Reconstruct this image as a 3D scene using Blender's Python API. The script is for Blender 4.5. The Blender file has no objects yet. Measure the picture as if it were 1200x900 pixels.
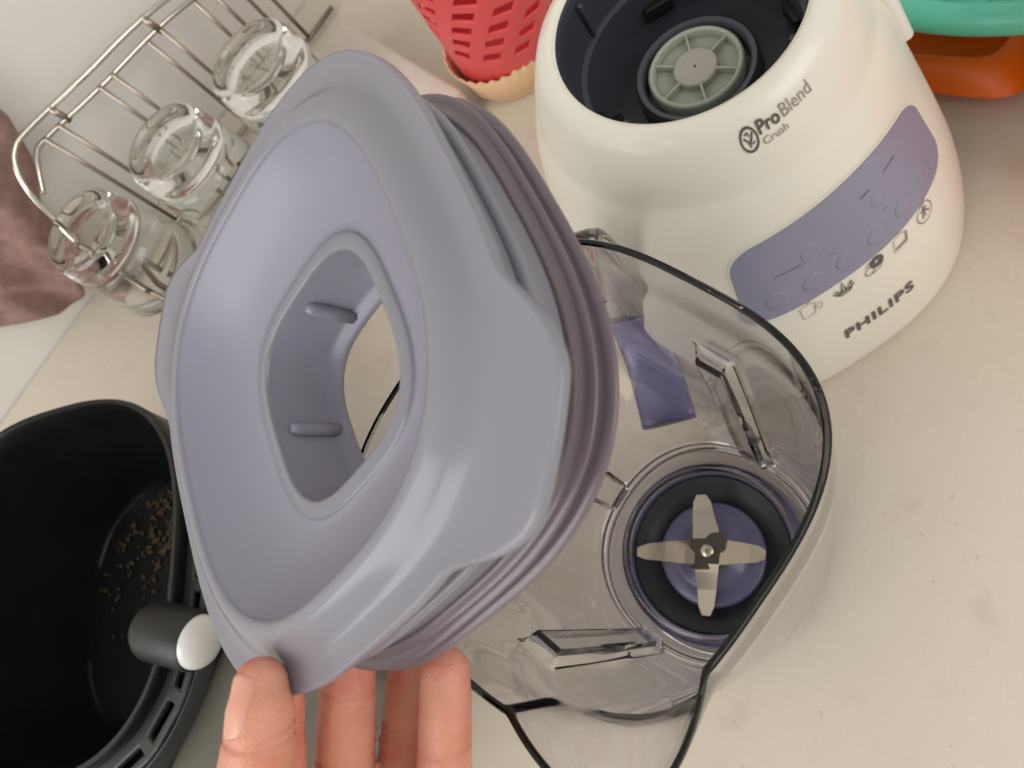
import bpy, bmesh, math, random
from mathutils import Vector, Matrix
random.seed(7)
PI = math.pi
sc = bpy.context.scene
COL = sc.collection

# ------------------------------------------------------------------ camera
F_PX = 973.5
CAM_H = 0.40
# world axes expressed in camera coordinates (x right, y down, z forward)
AX = Vector((0.585836, -0.810430, 0.0))
AY = Vector((-0.695898, -0.503044, 0.512516))
AZ = Vector((-0.415358, -0.300250, -0.858678))
def c2w_dir(v):
    return Vector((AX.dot(v), AY.dot(v), AZ.dot(v)))
camd = bpy.data.cameras.new('camera')
cam = bpy.data.objects.new('camera', camd)
COL.objects.link(cam)
right = c2w_dir(Vector((1, 0, 0))); up = c2w_dir(Vector((0, -1, 0))); back = c2w_dir(Vector((0, 0, -1)))
m = Matrix((( right.x, up.x, back.x, 0.0), (right.y, up.y, back.y, 0.0), (right.z, up.z, back.z, CAM_H), (0, 0, 0, 1)))
cam.matrix_world = m
camd.sensor_fit = 'HORIZONTAL'; camd.sensor_width = 36.0; camd.lens = F_PX / 1200 * 36.0
camd.clip_start = 0.005; camd.clip_end = 60
camd.dof.use_dof = True; camd.dof.focus_distance = 0.23; camd.dof.aperture_fstop = 24
sc.camera = cam

# ------------------------------------------------------------------ world and lights
w = bpy.data.worlds.new('World'); sc.world = w; w.use_nodes = True
bg = w.node_tree.nodes['Background']
bg.inputs[0].default_value = (1.0, 0.98, 0.96, 1); bg.inputs[1].default_value = 0.50
def area(name, loc, target, sx, sy, power, col):
    l = bpy.data.lights.new(name, 'AREA'); l.shape = 'RECTANGLE'; l.size = sx; l.size_y = sy; l.energy = power; l.color = col
    o = bpy.data.objects.new(name, l); COL.objects.link(o); o.location = loc
    d = Vector(target) - Vector(loc)
    o.rotation_euler = d.to_track_quat('-Z', 'Y').to_euler()
    return o
area('kitchen_window_light', (-1.35, 0.05, 1.05), (0.0, 0.2, 0.1), 1.1, 1.2, 13, (1.0, 0.985, 0.96))
area('far_window_light', (-0.75, 1.10, 1.50), (0.0, 0.2, 0.1), 0.16, 0.7, 8, (0.94, 0.97, 1.0))
area('room_light', (0.70, -1.40, 1.15), (0.08, 0.2, 0.05), 1.2, 1.0, 12, (1.0, 0.96, 0.90))
sc.view_settings.view_transform = 'Standard'; sc.view_settings.look = 'None'
sc.view_settings.exposure = 0.30; sc.view_settings.gamma = 1.0; sc.view_settings.use_curve_mapping = False
cy = sc.cycles
cy.max_bounces = 14; cy.diffuse_bounces = 4; cy.glossy_bounces = 5; cy.transmission_bounces = 12; cy.transparent_max_bounces = 12
cy.caustics_reflective = False; cy.caustics_refractive = True
cy.sample_clamp_indirect = 3.0; cy.blur_glossy = 0.6
try:
    cy.use_denoising = True; cy.denoiser = 'OPENIMAGEDENOISE'
except Exception:
    pass

# ------------------------------------------------------------------ materials
def lin(c):
    c /= 255.0
    return c / 12.92 if c <= 0.04045 else ((c + 0.055) / 1.055) ** 2.4
def rgb(r, g, b):
    return (lin(r), lin(g), lin(b), 1)
def mat(name, col, rough=0.4, metal=0.0, spec=0.5, trans=0.0, ior=1.49, coat=0.0, sss=0.0, sss_r=0.01,
        noise=0.0, nscale=60, bump=0.0, bscale=200, alpha=1.0):
    M = bpy.data.materials.new(name); M.use_nodes = True
    nt = M.node_tree; b = nt.nodes['Principled BSDF']
    b.inputs['Base Color'].default_value = col; b.inputs['Roughness'].default_value = rough
    b.inputs['Metallic'].default_value = metal; b.inputs['IOR'].default_value = ior
    b.inputs['Specular IOR Level'].default_value = spec
    b.inputs['Transmission Weight'].default_value = trans
    b.inputs['Coat Weight'].default_value = coat; b.inputs['Coat Roughness'].default_value = 0.08
    if sss:
        b.inputs['Subsurface Weight'].default_value = sss; b.inputs['Subsurface Scale'].default_value = sss_r
        b.inputs['Subsurface Radius'].default_value = (1, 0.45, 0.3)
    if noise or bump:
        tc = nt.nodes.new('ShaderNodeTexCoord')
    if noise:
        n = nt.nodes.new('ShaderNodeTexNoise'); n.inputs['Scale'].default_value = nscale; n.inputs['Detail'].default_value = 6
        nt.links.new(tc.outputs['Object'], n.inputs['Vector'])
        mx = nt.nodes.new('ShaderNodeMix'); mx.data_type = 'RGBA'
        k0, k1 = 1 - noise, 1 + noise
        mx.inputs[6].default_value = (col[0] * k0, col[1] * k0, col[2] * k0, 1)
        mx.inputs[7].default_value = (min(1, col[0] * k1), min(1, col[1] * k1), min(1, col[2] * k1), 1)
        nt.links.new(n.outputs['Fac'], mx.inputs[0]); nt.links.new(mx.outputs[2], b.inputs['Base Color'])
        rr = nt.nodes.new('ShaderNodeMapRange'); rr.inputs[3].default_value = max(0.02, rough - 0.06); rr.inputs[4].default_value = rough + 0.06
        nt.links.new(n.outputs['Fac'], rr.inputs[0]); nt.links.new(rr.outputs[0], b.inputs['Roughness'])
    if bump:
        n2 = nt.nodes.new('ShaderNodeTexNoise'); n2.inputs['Scale'].default_value = bscale; n2.inputs['Detail'].default_value = 4
        nt.links.new(tc.outputs['Object'], n2.inputs['Vector'])
        bp = nt.nodes.new('ShaderNodeBump'); bp.inputs['Strength'].default_value = bump; bp.inputs['Distance'].default_value = 0.001
        nt.links.new(n2.outputs['Fac'], bp.inputs['Height']); nt.links.new(bp.outputs['Normal'], b.inputs['Normal'])
    return M

def translucent_mat(name, col, rough, amount, tcol):
    """plastic that lets some light through diffusely"""
    M = mat(name, col, rough, noise=0.03, nscale=25)
    nt = M.node_tree; b = nt.nodes['Principled BSDF']; out = nt.nodes['Material Output']
    t = nt.nodes.new('ShaderNodeBsdfTranslucent'); t.inputs[0].default_value = tcol
    mx = nt.nodes.new('ShaderNodeMixShader'); mx.inputs[0].default_value = amount
    nt.links.new(b.outputs[0], mx.inputs[1]); nt.links.new(t.outputs[0], mx.inputs[2]); nt.links.new(mx.outputs[0], out.inputs[0])
    return M

M_COUNTER = mat('counter_laminate', rgb(210, 201, 184), 0.28, noise=0.07, nscale=14, bump=0.05, bscale=400)
def counter_detail():
    nt = M_COUNTER.node_tree; b = nt.nodes['Principled BSDF']
    src = b.inputs['Base Color'].links[0].from_socket
    tc = nt.nodes.new('ShaderNodeTexCoord')
    prev = src
    for scale, lo, hi, col, amt, det in ((900, 0.56, 0.70, (160, 146, 128), 0.14, 2), (38, 0.60, 0.72, (196, 176, 158), 0.45, 4), (230, 0.68, 0.74, (150, 134, 114), 0.35, 3)):
        n = nt.nodes.new('ShaderNodeTexNoise'); n.inputs['Scale'].default_value = scale; n.inputs['Detail'].default_value = det
        nt.links.new(tc.outputs['Object'], n.inputs['Vector'])
        r = nt.nodes.new('ShaderNodeMapRange'); r.inputs[1].default_value = lo; r.inputs[2].default_value = hi; r.inputs[3].default_value = 0; r.inputs[4].default_value = amt
        nt.links.new(n.outputs['Fac'], r.inputs[0])
        mx = nt.nodes.new('ShaderNodeMix'); mx.data_type = 'RGBA'; mx.inputs[7].default_value = rgb(*col)
        nt.links.new(r.outputs[0], mx.inputs[0]); nt.links.new(prev, mx.inputs[6]); prev = mx.outputs[2]
    nt.links.new(prev, b.inputs['Base Color'])
counter_detail()
M_WALL = mat('painted_wall', rgb(230, 228, 223), 0.6, noise=0.03, nscale=8, bump=0.08, bscale=90)
M_LID = translucent_mat('lavender_lid_plastic', rgb(146, 145, 154), 0.18, 0.2, rgb(190, 186, 210))
M_BOWL = translucent_mat('lavender_bowl_plastic', rgb(143, 141, 155), 0.36, 0.08, rgb(190, 186, 215))
M_GASKET = mat('mauve_silicone', rgb(112, 101, 108), 0.24, sss=0.15, sss_r=0.004)
M_JAR = mat('clear_plastic', rgb(236, 235, 239), 0.03, trans=1.0, ior=1.47)
M_SMOKE = mat('smoky_clear_plastic', rgb(214, 212, 216), 0.05, trans=1.0, ior=1.45)
M_GLASS = mat('tumbler_glass', rgb(247, 249, 247), 0.01, trans=1.0, ior=1.5)
M_WHITE = mat('cream_white_plastic', rgb(226, 222, 208), 0.34, coat=0.15, noise=0.015, nscale=9)
M_WELL = mat('dark_grey_plastic', rgb(58, 58, 66), 0.38, noise=0.05)
M_RING = mat('slate_ring_plastic', rgb(82, 82, 90), 0.35)
M_SLOT_SHADE = mat('black_slot_shade', rgb(14, 14, 16), 0.6)  # flat black in place of the shade inside the slots
M_COUP = mat('sage_coupling_plastic', rgb(178, 184, 166), 0.42)
M_COUPIN = mat('sage_coupling_recess', rgb(156, 164, 148), 0.45)
M_HUB = mat('coupling_hub_plastic', rgb(178, 172, 162), 0.4)
M_PANEL = mat('lavender_grey_panel', rgb(136, 135, 156), 0.40, noise=0.03, nscale=30)
M_BUTTON = mat('lavender_grey_button', rgb(136, 134, 155), 0.38)
M_PRINT = mat('dark_print', rgb(88, 82, 75), 0.5)
M_PRINT2 = mat('grey_print', rgb(142, 134, 124), 0.5)
M_PRINT3 = mat('panel_print', rgb(106, 102, 124), 0.5)
M_PURPLE = mat('violet_grey_plastic', rgb(112, 108, 140), 0.30, coat=0.2)
M_DARKRING = mat('dark_seal_rubber', rgb(46, 47, 48), 0.5)
M_STEEL = mat('blade_steel', rgb(188, 178, 160), 0.22, metal=1.0)
M_STEELD = mat('blade_hub_steel', rgb(112, 106, 94), 0.35, metal=1.0)
M_CHROME = mat('chrome_wire', rgb(205, 200, 190), 0.14, metal=1.0)
M_WIRED = mat('dull_steel_wire', rgb(160, 150, 138), 0.28, metal=1.0)
M_SKIN = None
M_BLACK = mat('black_nonstick', rgb(16, 17, 17), 0.34, noise=0.2, nscale=50, bump=0.15, bscale=160)
M_DGREY = mat('charcoal_plastic', rgb(52, 54, 53), 0.42, noise=0.06, nscale=40)
M_OLIVE = mat('dark_front_plastic', rgb(92, 90, 80), 0.36, noise=0.05, nscale=30)
M_EGG = mat('glossy_white_plastic', rgb(228, 228, 222), 0.22, coat=0.3)
M_CRUMB = mat('burnt_crumbs', rgb(78, 60, 38), 0.8, noise=0.5, nscale=300)
M_RED = mat('coral_red_plastic', rgb(226, 82, 84), 0.36, noise=0.05, nscale=20)
M_PEACH = mat('peach_plastic', rgb(232, 196, 156), 0.40, noise=0.05, nscale=20)
M_TURQ = mat('turquoise_plastic', rgb(96, 200, 172), 0.30, noise=0.06, nscale=25)
M_ORANGE = mat('orange_plastic', rgb(240, 112, 20), 0.34, noise=0.04, nscale=25)
M_BOX = mat('off_white_box', rgb(216, 208, 196), 0.45, noise=0.03)
M_TOWEL = mat('mauve_plush', rgb(160, 128, 120), 0.95, noise=0.5, nscale=110, bump=1.0, bscale=500)

# ------------------------------------------------------------------ object helpers
def link(name, bm, mt, parent=None, smooth=True, kind=None):
    me = bpy.data.meshes.new(name); bm.normal_update(); bm.to_mesh(me); bm.free()
    if smooth:
        me.polygons.foreach_set('use_smooth', [True] * len(me.polygons))
    me.materials.append(mt)
    o = bpy.data.objects.new(name, me); COL.objects.link(o)
    if parent: o.parent = parent
    if kind: o['kind'] = kind
    return o
def sharp(o, deg=35):
    me = o.data
    bm = bmesh.new(); bm.from_mesh(me)
    for e in bm.edges:
        if len(e.link_faces) == 2 and e.calc_face_angle(0) > math.radians(deg): e.smooth = False
    bm.to_mesh(me); bm.free(); return o
def tag(o, label, cat, group=None):
    o['label'] = label; o['category'] = cat
    if group: o['group'] = group
    return o
def thing(name, loc, label, cat, group=None):
    o = bpy.data.objects.new(name, None); COL.objects.link(o); o.location = loc; o.empty_display_size = 0.02
    return tag(o, label, cat, group)
def se(th, a, n):
    return a / (abs(math.cos(th)) ** n + abs(math.sin(th)) ** n) ** (1 / n)
def loft(rings, closed=True, cap0=False, cap1=False, ring_closed=False, bm=None):
    """rings: lists of Vectors of the same length"""
    bm = bm or bmesh.new()
    V = [[bm.verts.new(p) for p in r] for r in rings]
    n = len(V[0]); k = len(V)
    for i in range(k if ring_closed else k - 1):
        A, B = V[i], V[(i + 1) % k]
        for j in range(n if closed else n - 1):
            bm.faces.new((A[j], A[(j + 1) % n], B[(j + 1) % n], B[j]))
    if cap0: bm.faces.new(list(reversed(V[0])))
    if cap1: bm.faces.new(V[-1])
    return bm
def lathe(prof, seg=96, ring_closed=False, cap0=False, cap1=False, c=(0, 0, 0)):
    c = Vector(c)
    return fixn(loft([[c + Vector((r * math.cos(2 * PI * j / seg), r * math.sin(2 * PI * j / seg), z)) for j in range(seg)] for r, z in prof],
                ring_closed=ring_closed, cap0=cap0, cap1=cap1))
def fixn(bm):
    bmesh.ops.recalc_face_normals(bm, faces=bm.faces[:]); return bm
def tube(path, r, seg=10, closed=False, bm=None, caps=True):
    path = [Vector(p) for p in path]; n = len(path); rings = []
    up0 = Vector((0, 0, 1))
    prev = None
    for i, p in enumerate(path):
        if closed: d = path[(i + 1) % n] - path[i - 1]
        else: d = path[min(i + 1, n - 1)] - path[max(i - 1, 0)]
        d.normalize()
        if prev is None:
            a = d.cross(up0)
            if a.length < 0.1: a = d.cross(Vector((1, 0, 0)))
        else:
            a = prev - d * prev.dot(d)
        a.normalize(); prev = a; b = d.cross(a)
        rr = r[i] if isinstance(r, (list, tuple)) else r
        rings.append([p + a * rr * math.cos(2 * PI * k / seg) + b * rr * math.sin(2 * PI * k / seg) for k in range(seg)])
    b2 = loft(rings, ring_closed=closed, cap0=caps and not closed, cap1=caps and not closed, bm=bm)
    return b2
def smooth_path(pts, sub=8, closed=False):
    """Catmull-Rom"""
    P = [Vector(p) for p in pts]; n = len(P); out = []
    for i in range(n if closed else n - 1):
        p0 = P[(i - 1) % n] if closed or i > 0 else P[0] * 2 - P[1]
        p1 = P[i]; p2 = P[(i + 1) % n]
        p3 = P[(i + 2) % n] if closed or i + 2 < n else P[-1] * 2 - P[-2]
        for k in range(sub):
            t = k / sub
            out.append(0.5 * ((2 * p1) + (p2 - p0) * t + (2 * p0 - 5 * p1 + 4 * p2 - p3) * t * t + (3 * p1 - p0 - 3 * p2 + p3) * t ** 3))
    if not closed: out.append(P[-1])
    return out
def box(sx, sy, sz, c=(0, 0, 0), bev=0.0, seg=2, bm=None):
    b = bmesh.new()
    bmesh.ops.create_cube(b, size=1)
    bmesh.ops.scale(b, vec=(sx, sy, sz), verts=b.verts)
    if bev: bmesh.ops.bevel(b, geom=b.edges[:], offset=bev, segments=seg, affect='EDGES', profile=0.5)
    bmesh.ops.translate(b, vec=c, verts=b.verts)
    return b
def sm(t):
    t = max(0.0, min(1.0, t)); return t * t * (3 - 2 * t)
def interp(tab, z):
    if z <= tab[0][0]: return tab[0][1]
    for (z0, a0), (z1, a1) in zip(tab, tab[1:]):
        if z <= z1: return a0 + (a1 - a0) * (z - z0) / (z1 - z0)
    return tab[-1][1]

# ------------------------------------------------------------------ setting
bm = box(3.0, 2.2, 0.04, (0.3, 0.594 - 1.1, -0.02))
link('countertop', bm, M_COUNTER, None, False, 'structure')
bm = box(3.0, 0.1, 2.4, (0.3, 0.6455, 0.6))
link('wall', bm, M_WALL, None, False, 'structure')

# ------------------------------------------------------------------ blender base (motor unit)
BC = Vector((0.1383, 0.1738, 0.0)); AZB = math.radians(-111); FRONT = math.radians(-103)
base = thing('blender_motor_unit', BC, 'cream white blender motor base with lavender control panel, standing behind the clear jar', 'blender base')
BPROF = [(0.0, 0.0855), (0.003, 0.0885), (0.008, 0.0895), (0.03, 0.0882), (0.05, 0.0855), (0.07, 0.0815), (0.09, 0.0772), (0.105, 0.0740), (0.120, 0.0710),
         (0.128, 0.0690), (0.1335, 0.0671), (0.138, 0.0650), (0.1415, 0.0632), (0.145, 0.0620), (0.150, 0.0604), (0.155, 0.0584), (0.160, 0.0560), (0.164, 0.0537), (0.1665, 0.0512),
         (0.1682, 0.0485), (0.1685, 0.0465), (0.1676, 0.0448)]
def base_n(z): return 2.0 + 0.5 * sm((0.135 - z) / 0.09)
def base_pt(az, z, off=0.0):
    """point on the base's skin at height z and azimuth az (local), moved out along the normal by off"""
    def P(a, zz):
        r = se(a - AZB, interp(BPROF_F, zz), base_n(zz)); return Vector((r * math.cos(a), r * math.sin(a), zz))
    p = P(az, z)
    if off:
        n = (P(az + 0.01, z) - P(az - 0.01, z)).cross(P(az, z + 0.001) - P(az, z - 0.001)).normalized()
        p = p + n * off
    return p
# refine the profile with a smooth curve
_pp = smooth_path([(a, z, 0) for z, a in BPROF], 5)
BPROF_F = []
for p in _pp:
    if not BPROF_F or p.y > BPROF_F[-1][0] + 1e-6: BPROF_F.append((p.y, p.x))
SEG = 160
rings = []
for p in _pp:
    rings.append([Vector((se(2 * PI * j / SEG - AZB, p.x, base_n(p.y)) * math.cos(2 * PI * j / SEG), se(2 * PI * j / SEG - AZB, p.x, base_n(p.y)) * math.sin(2 * PI * j / SEG), p.y)) for j in range(SEG)])
link('housing', fixn(loft(rings, cap0=True)), M_WHITE, base)
# the well that takes the jar
well = [(0.0449, 0.1673), (0.0440, 0.1660), (0.0436, 0.160), (0.0425, 0.1455), (0.0405, 0.1445), (0.0400, 0.1290), (0.0385, 0.1262), (0.0240, 0.1262), (0.0240, 0.1275), (0.0232, 0.1345), (0.0222, 0.1352), (0.0205, 0.1345), (0.0198, 0.1290), (0.001, 0.1290)]
sharp(link('jar_well', fixn(lathe([(r, z) for r, z in well], 120)), M_WELL, base), 40)
sharp(link('collar_ring', lathe([(0.0242, 0.1264), (0.0240, 0.134), (0.0228, 0.1362), (0.0212, 0.1362), (0.0204, 0.1350), (0.0200, 0.1292)], 96), M_RING, base), 40)
for k, a in enumerate((150, 330, 60)):
    a = math.radians(a)
    b = box(0.0042, 0.0115, 0.0070, (0, 0, 0), 0.0008)
    bmesh.ops.transform(b, matrix=Matrix.Translation((0.0392 * math.cos(a), 0.0392 * math.sin(a), 0.1325)) @ Matrix.Rotation(a, 4, 'Z'), verts=b.verts)
    link('locking_slot', b, M_SLOT_SHADE, base)
b = box(0.0045, 0.0110, 0.0030, (0, 0, 0), 0.0008)
bmesh.ops.transform(b, matrix=Matrix.Translation((0.0345 * math.cos(2.55), 0.0345 * math.sin(2.55), 0.1258)) @ Matrix.Rotation(2.55, 4, 'Z'), verts=b.verts)
link('locking_slot', b, M_SLOT_SHADE, base)  # solid black block, the recess's shade put into its colour
for k in range(4):
    a = math.radians(100 + 90 * k)
    b = box(0.003, 0.0022, 0.017, (0, 0, 0), 0.0006)
    bmesh.ops.transform(b, matrix=Matrix.Translation((0.0424 * math.cos(a), 0.0424 * math.sin(a), 0.1545)) @ Matrix.Rotation(a, 4, 'Z'), verts=b.verts)
    link('well_rib', b, M_WELL, base)
coup = link('drive_coupling', lathe([(0.001, 0.1335), (0.0160, 0.1335), (0.0163, 0.1362), (0.0168, 0.1369), (0.0177, 0.1369), (0.0181, 0.1360), (0.0181, 0.1295)], 96), M_COUPIN, base)
sharp(coup, 40)
link('coupling_rim', lathe([(0.0159, 0.1340), (0.0161, 0.1366), (0.0168, 0.1373), (0.0177, 0.1372), (0.0183, 0.1362), (0.0183, 0.130)], 96), M_COUP, coup)
sharp(link('coupling_hub', lathe([(0.0086, 0.1335), (0.0085, 0.1364), (0.0080, 0.1369), (0.0005, 0.1370)], 48), M_HUB, coup), 40)
for k in range(6):
    a = math.radians(50 + 60 * k)
    b = box(0.0082, 0.0009, 0.0034, (0, 0, 0), 0.0002)
    bmesh.ops.transform(b, matrix=Matrix.Rotation(a, 4, 'Z') @ Matrix.Translation((0.0123, 0, 0.1350)), verts=b.verts)
    link('coupling_spoke', b, M_COUP, coup)

# control panel: a rounded patch following the skin
def patch_outline(az0, az1, z0, z1, rad, n=10):
    """rounded rectangle in (azimuth, z); rad as a share of the half height"""
    ha, hz = (az1 - az0) / 2, (z1 - z0) / 2; ca, cz = (az0 + az1) / 2, (z0 + z1) / 2
    ra, rz = rad / 0.078, rad * 0.98
    pts = []
    for sx, sy, s in ((1, 1, 0), (-1, 1, 90), (-1, -1, 180), (1, -1, 270)):
        for k in range(n + 1):
            t = math.radians(s + 90 * k / n)
            pts.append((ca + sx * (ha - ra) + ra * math.cos(t), cz + sy * (hz - rz) + rz * math.sin(t)))
    return pts
def panel_patch(shrink, off, rows=20, cols=60):
    az0, az1, z0, z1, rad = FRONT - math.radians(36) , FRONT + math.radians(38), 0.0755, 0.1225, 0.011
    d = shrink
    az0 += d / 0.078; az1 -= d / 0.078; z0 += d; z1 -= d; rad = max(0.002, rad - d)
    grid = []
    for i in range(rows + 1):
        # corner-aware width of each row
        v = i / rows; v = 0.5 - 0.5 * math.cos(PI * v); z = z0 + (z1 - z0) * v
        dz = min(z - z0, z1 - z)
        ins = 0
        if dz < rad: ins = (rad - math.sqrt(max(0, rad * rad - (rad - dz) ** 2))) / 0.078
        def arch(a):
            t = (a - (az0 + az1) / 2) / ((az1 - az0) / 2)
            return (0.0105 if t > 0 else 0.0065) * t * t * v
        # the top edge dips towards its ends, as the panel curves with the shoulder
        grid.append([(az0 + ins + (az1 - az0 - 2 * ins) * j / cols, z) for j in range(cols + 1)])
        grid[-1] = [(a, zz - arch(a)) for a, zz in grid[-1]]
    return [[base_pt(a, z, off) for a, z in r] for r in grid]
link('panel_border', fixn(loft(panel_patch(-0.0012, 0.0002), closed=False)), M_WHITE, base)
panel = link('control_panel', fixn(loft(panel_patch(0.0, 0.00045), closed=False)), M_PANEL, base)
def disc_on_base(az, z, r, h, off=0.0004, seg=28):
    """a shallow round button on the skin"""
    rr = []
    for q, hh in ((1.0, 0.0), (0.97, h * 0.6), (0.88, h), (0.45, h * 0.75), (0.05, h * 0.6)):
        rr.append([base_pt(az + r * q * math.cos(2 * PI * k / seg) / 0.083, z + r * q * math.sin(2 * PI * k / seg), off + hh) for k in range(seg)])
    return fixn(loft(rr, cap1=True))
BTN = [math.radians(d) for d in (-26, -15, -4.5, 6, 16.5, 27)]
for d in BTN:
    link('button', disc_on_base(FRONT + d, 0.0850, 0.0050, 0.0004), M_BUTTON, panel)
for d in (-13, 11):
    link('button', disc_on_base(FRONT + math.radians(d), 0.1015, 0.0048, 0.0003), M_BUTTON, panel)

def line_on_base(pts, wdt, off, closed=False):
    """a printed stroke following the skin: pts in (metres along the skin from FRONT, z)"""
    P = [Vector((x, z, 0)) for x, z in pts]
    L, Rr = [], []
    n = len(P)
    for i, p in enumerate(P):
        if closed: d = P[(i + 1) % n] - P[i - 1]
        else: d = P[min(i + 1, n - 1)] - P[max(i - 1, 0)]
        d.normalize(); nn = Vector((-d.y, d.x, 0)) * wdt / 2
        L.append(p + nn); Rr.append(p - nn)
    f = lambda q: base_pt(FRONT + q.x / 0.083, q.y, off)
    ringsA = [[f(a), f(b)] for a, b in zip(L, Rr)]
    return loft(ringsA, closed=False, ring_closed=closed)
def circ(cx, cz, r, a0=0, a1=360, n=24, sy=1.0):
    return [(cx + r * math.cos(math.radians(a0 + (a1 - a0) * k / n)), cz + r * sy * math.sin(math.radians(a0 + (a1 - a0) * k / n))) for k in range(n + (0 if a1 - a0 >= 360 else 1))]
def prints(name, strokes, mt, parent, off=0.0005):
    """strokes: (points, width, closed)"""
    bm = bmesh.new()
    for pts, wd, cl in strokes:
        b = line_on_base(pts, wd, off, cl)
        me = bpy.data.meshes.new('tmp'); b.to_mesh(me); b.free(); bm.from_mesh(me); bpy.data.meshes.remove(me)
    return link(name, fixn(bm), mt, parent)
# panel print: faint strokes
prints('panel_line', [([(-0.036, 0.0985), (-0.024, 0.0982)], 0.0005, False), ([(-0.012, 0.0935), (0.017, 0.0935)], 0.0004, False), ([(0.008, 0.1085), (0.013, 0.1085)], 0.0007, False), ([(0.022, 0.1085), (0.030, 0.1085)], 0.0005, False)], M_PRINT3, panel, 0.0007)
S = 0.0047
def icon(cx, cz, strokes):
    return [([(cx + x * S, cz + y * S) for x, y in pts], wd, cl) for pts, wd, cl in strokes]
IZ = 0.0705
W_ = 0.00038
ICONS = {
 -0.0262: [([(-1, .6), (-.9, -.9), (.2, -.9), (.4, .5), (-.2, .8)], W_, True), ([(.3, -.2), (.7, .3), (1.0, -.1), (.8, -.6)], W_, True), ([(-.3, .9), (.1, 1.1)], W_, False)],
 -0.0117: [([(-1, -.1), (-.4, -.8), (.5, -.8), (1, -.1)], .0007, False), ([(-.8, .1), (-.2, -.4), (0, .9), (.2, -.4), (.9, .3)], .0009, False), ([(-.7, -.45), (.7, -.45)], .0009, False)],
 0.0027: [(circ(.40, .25, .45), .0022, True), (circ(-.45, -.35, .45), W_, True), ([(-.7, .3), (-.35, .8), (-.1, .3)], W_, False), ([(-.3, -.85), (.5, -.75), (.95, -.2)], W_, False)],
 0.0165: [([(-.8, -.7), (.6, -.7), (.9, .4), (.3, .9), (-.6, .7)], W_, True), ([(-.6, -.45), (.55, -.45)], .0009, False), ([(.6, -.5), (.75, .5)], .0006, False)],
 0.0312: [(circ(0, -.1, .95, 0, 360, 24, 1.1), W_, True), ([(-.4, -.5), (.1, .1), (.5, -.4)], .0008, False), ([(0, -.6), (.05, .8), (.5, 1.3)], W_, False), ([(-.4, .2), (.4, .35)], .0007, False)],
}
for x, st in ICONS.items():
    prints('printed_icon', icon(x, IZ, st), M_PRINT2 if x in (-0.0262, 0.0165) else M_PRINT, base, 0.0005)
# emblem: ring with a jug-like sprig
EX, EZ = -0.0250, 0.1592
prints('printed_emblem', [(circ(EX, EZ, .0040), .0009, True), ([(EX - .0024, EZ + .0012), (EX - .0008, EZ - .0004), (EX - .0002, EZ - .0026)], .0007, False), ([(EX + .0024, EZ + .0020), (EX + .0012, EZ + .0002), (EX - .0002, EZ - .0014)], .0008, False), ([(EX - .0014, EZ + .0020), (EX + .0002, EZ + .0024), (EX + .0004, EZ + .0010)], .0007, False), ([(EX + .0008, EZ - .0018), (EX + .0022, EZ - .0012)], .0006, False)], M_PRINT, base, 0.0004)

def text_on_base(name, s, size, x, z, mt, bold=0.0, off=0.0005, squash=1.0, spacing=1.0, rr=0.083):
    cu = bpy.data.curves.new(name, 'FONT'); cu.body = s; cu.size = size; cu.offset = bold; cu.resolution_u = 3; cu.space_character = spacing
    cu.align_x = 'LEFT'
    o = bpy.data.objects.new(name + '_tmp', cu); COL.objects.link(o)
    dg = bpy.context.evaluated_depsgraph_get(); me = bpy.data.meshes.new_from_object(o.evaluated_get(dg)); bpy.data.objects.remove(o); bpy.data.curves.remove(cu)
    bm = bmesh.new(); bm.from_mesh(me); bpy.data.meshes.remove(me)
    bmesh.ops.triangulate(bm, faces=bm.faces[:])
    bmesh.ops.subdivide_edges(bm, edges=[e for e in bm.edges if e.calc_length() > 0.0015], cuts=1)
    width = max(v.co.x for v in bm.verts)
    for v in bm.verts:
        v.co = base_pt(FRONT + (x + v.co.x) / rr, z + v.co.y * squash, off)
    return link(name, bm, mt, base, False), width
text_on_base('brand_lettering', 'PHILIPS', 0.0093, -0.0175, 0.0355, M_PRINT, 0.00028, spacing=1.12)
_, wp = text_on_base('product_lettering', 'Pro', 0.0058, -0.0140, 0.1590, M_PRINT, 0.00014, rr=0.058, squash=1.1)
text_on_base('product_lettering', 'Blend', 0.0058, -0.0140 + wp + 0.0006, 0.1590, M_PRINT2, -0.00003, rr=0.058, squash=1.1)
text_on_base('product_lettering', 'Crush', 0.0038, -0.0138, 0.1550, M_PRINT2, 0.0, rr=0.058)
# white clip on the far side
b = box(0.006, 0.016, 0.036, (0, 0, 0), 0.0025, 4)
bmesh.ops.transform(b, matrix=Matrix.Translation(base_pt(math.radians(-38), 0.124, 0.0005)) @ Matrix.Rotation(math.radians(-38), 4, 'Z') @ Matrix.Rotation(math.radians(-14), 4, 'Y'), verts=b.verts)
link('side_clip', b, M_EGG, base)

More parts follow.
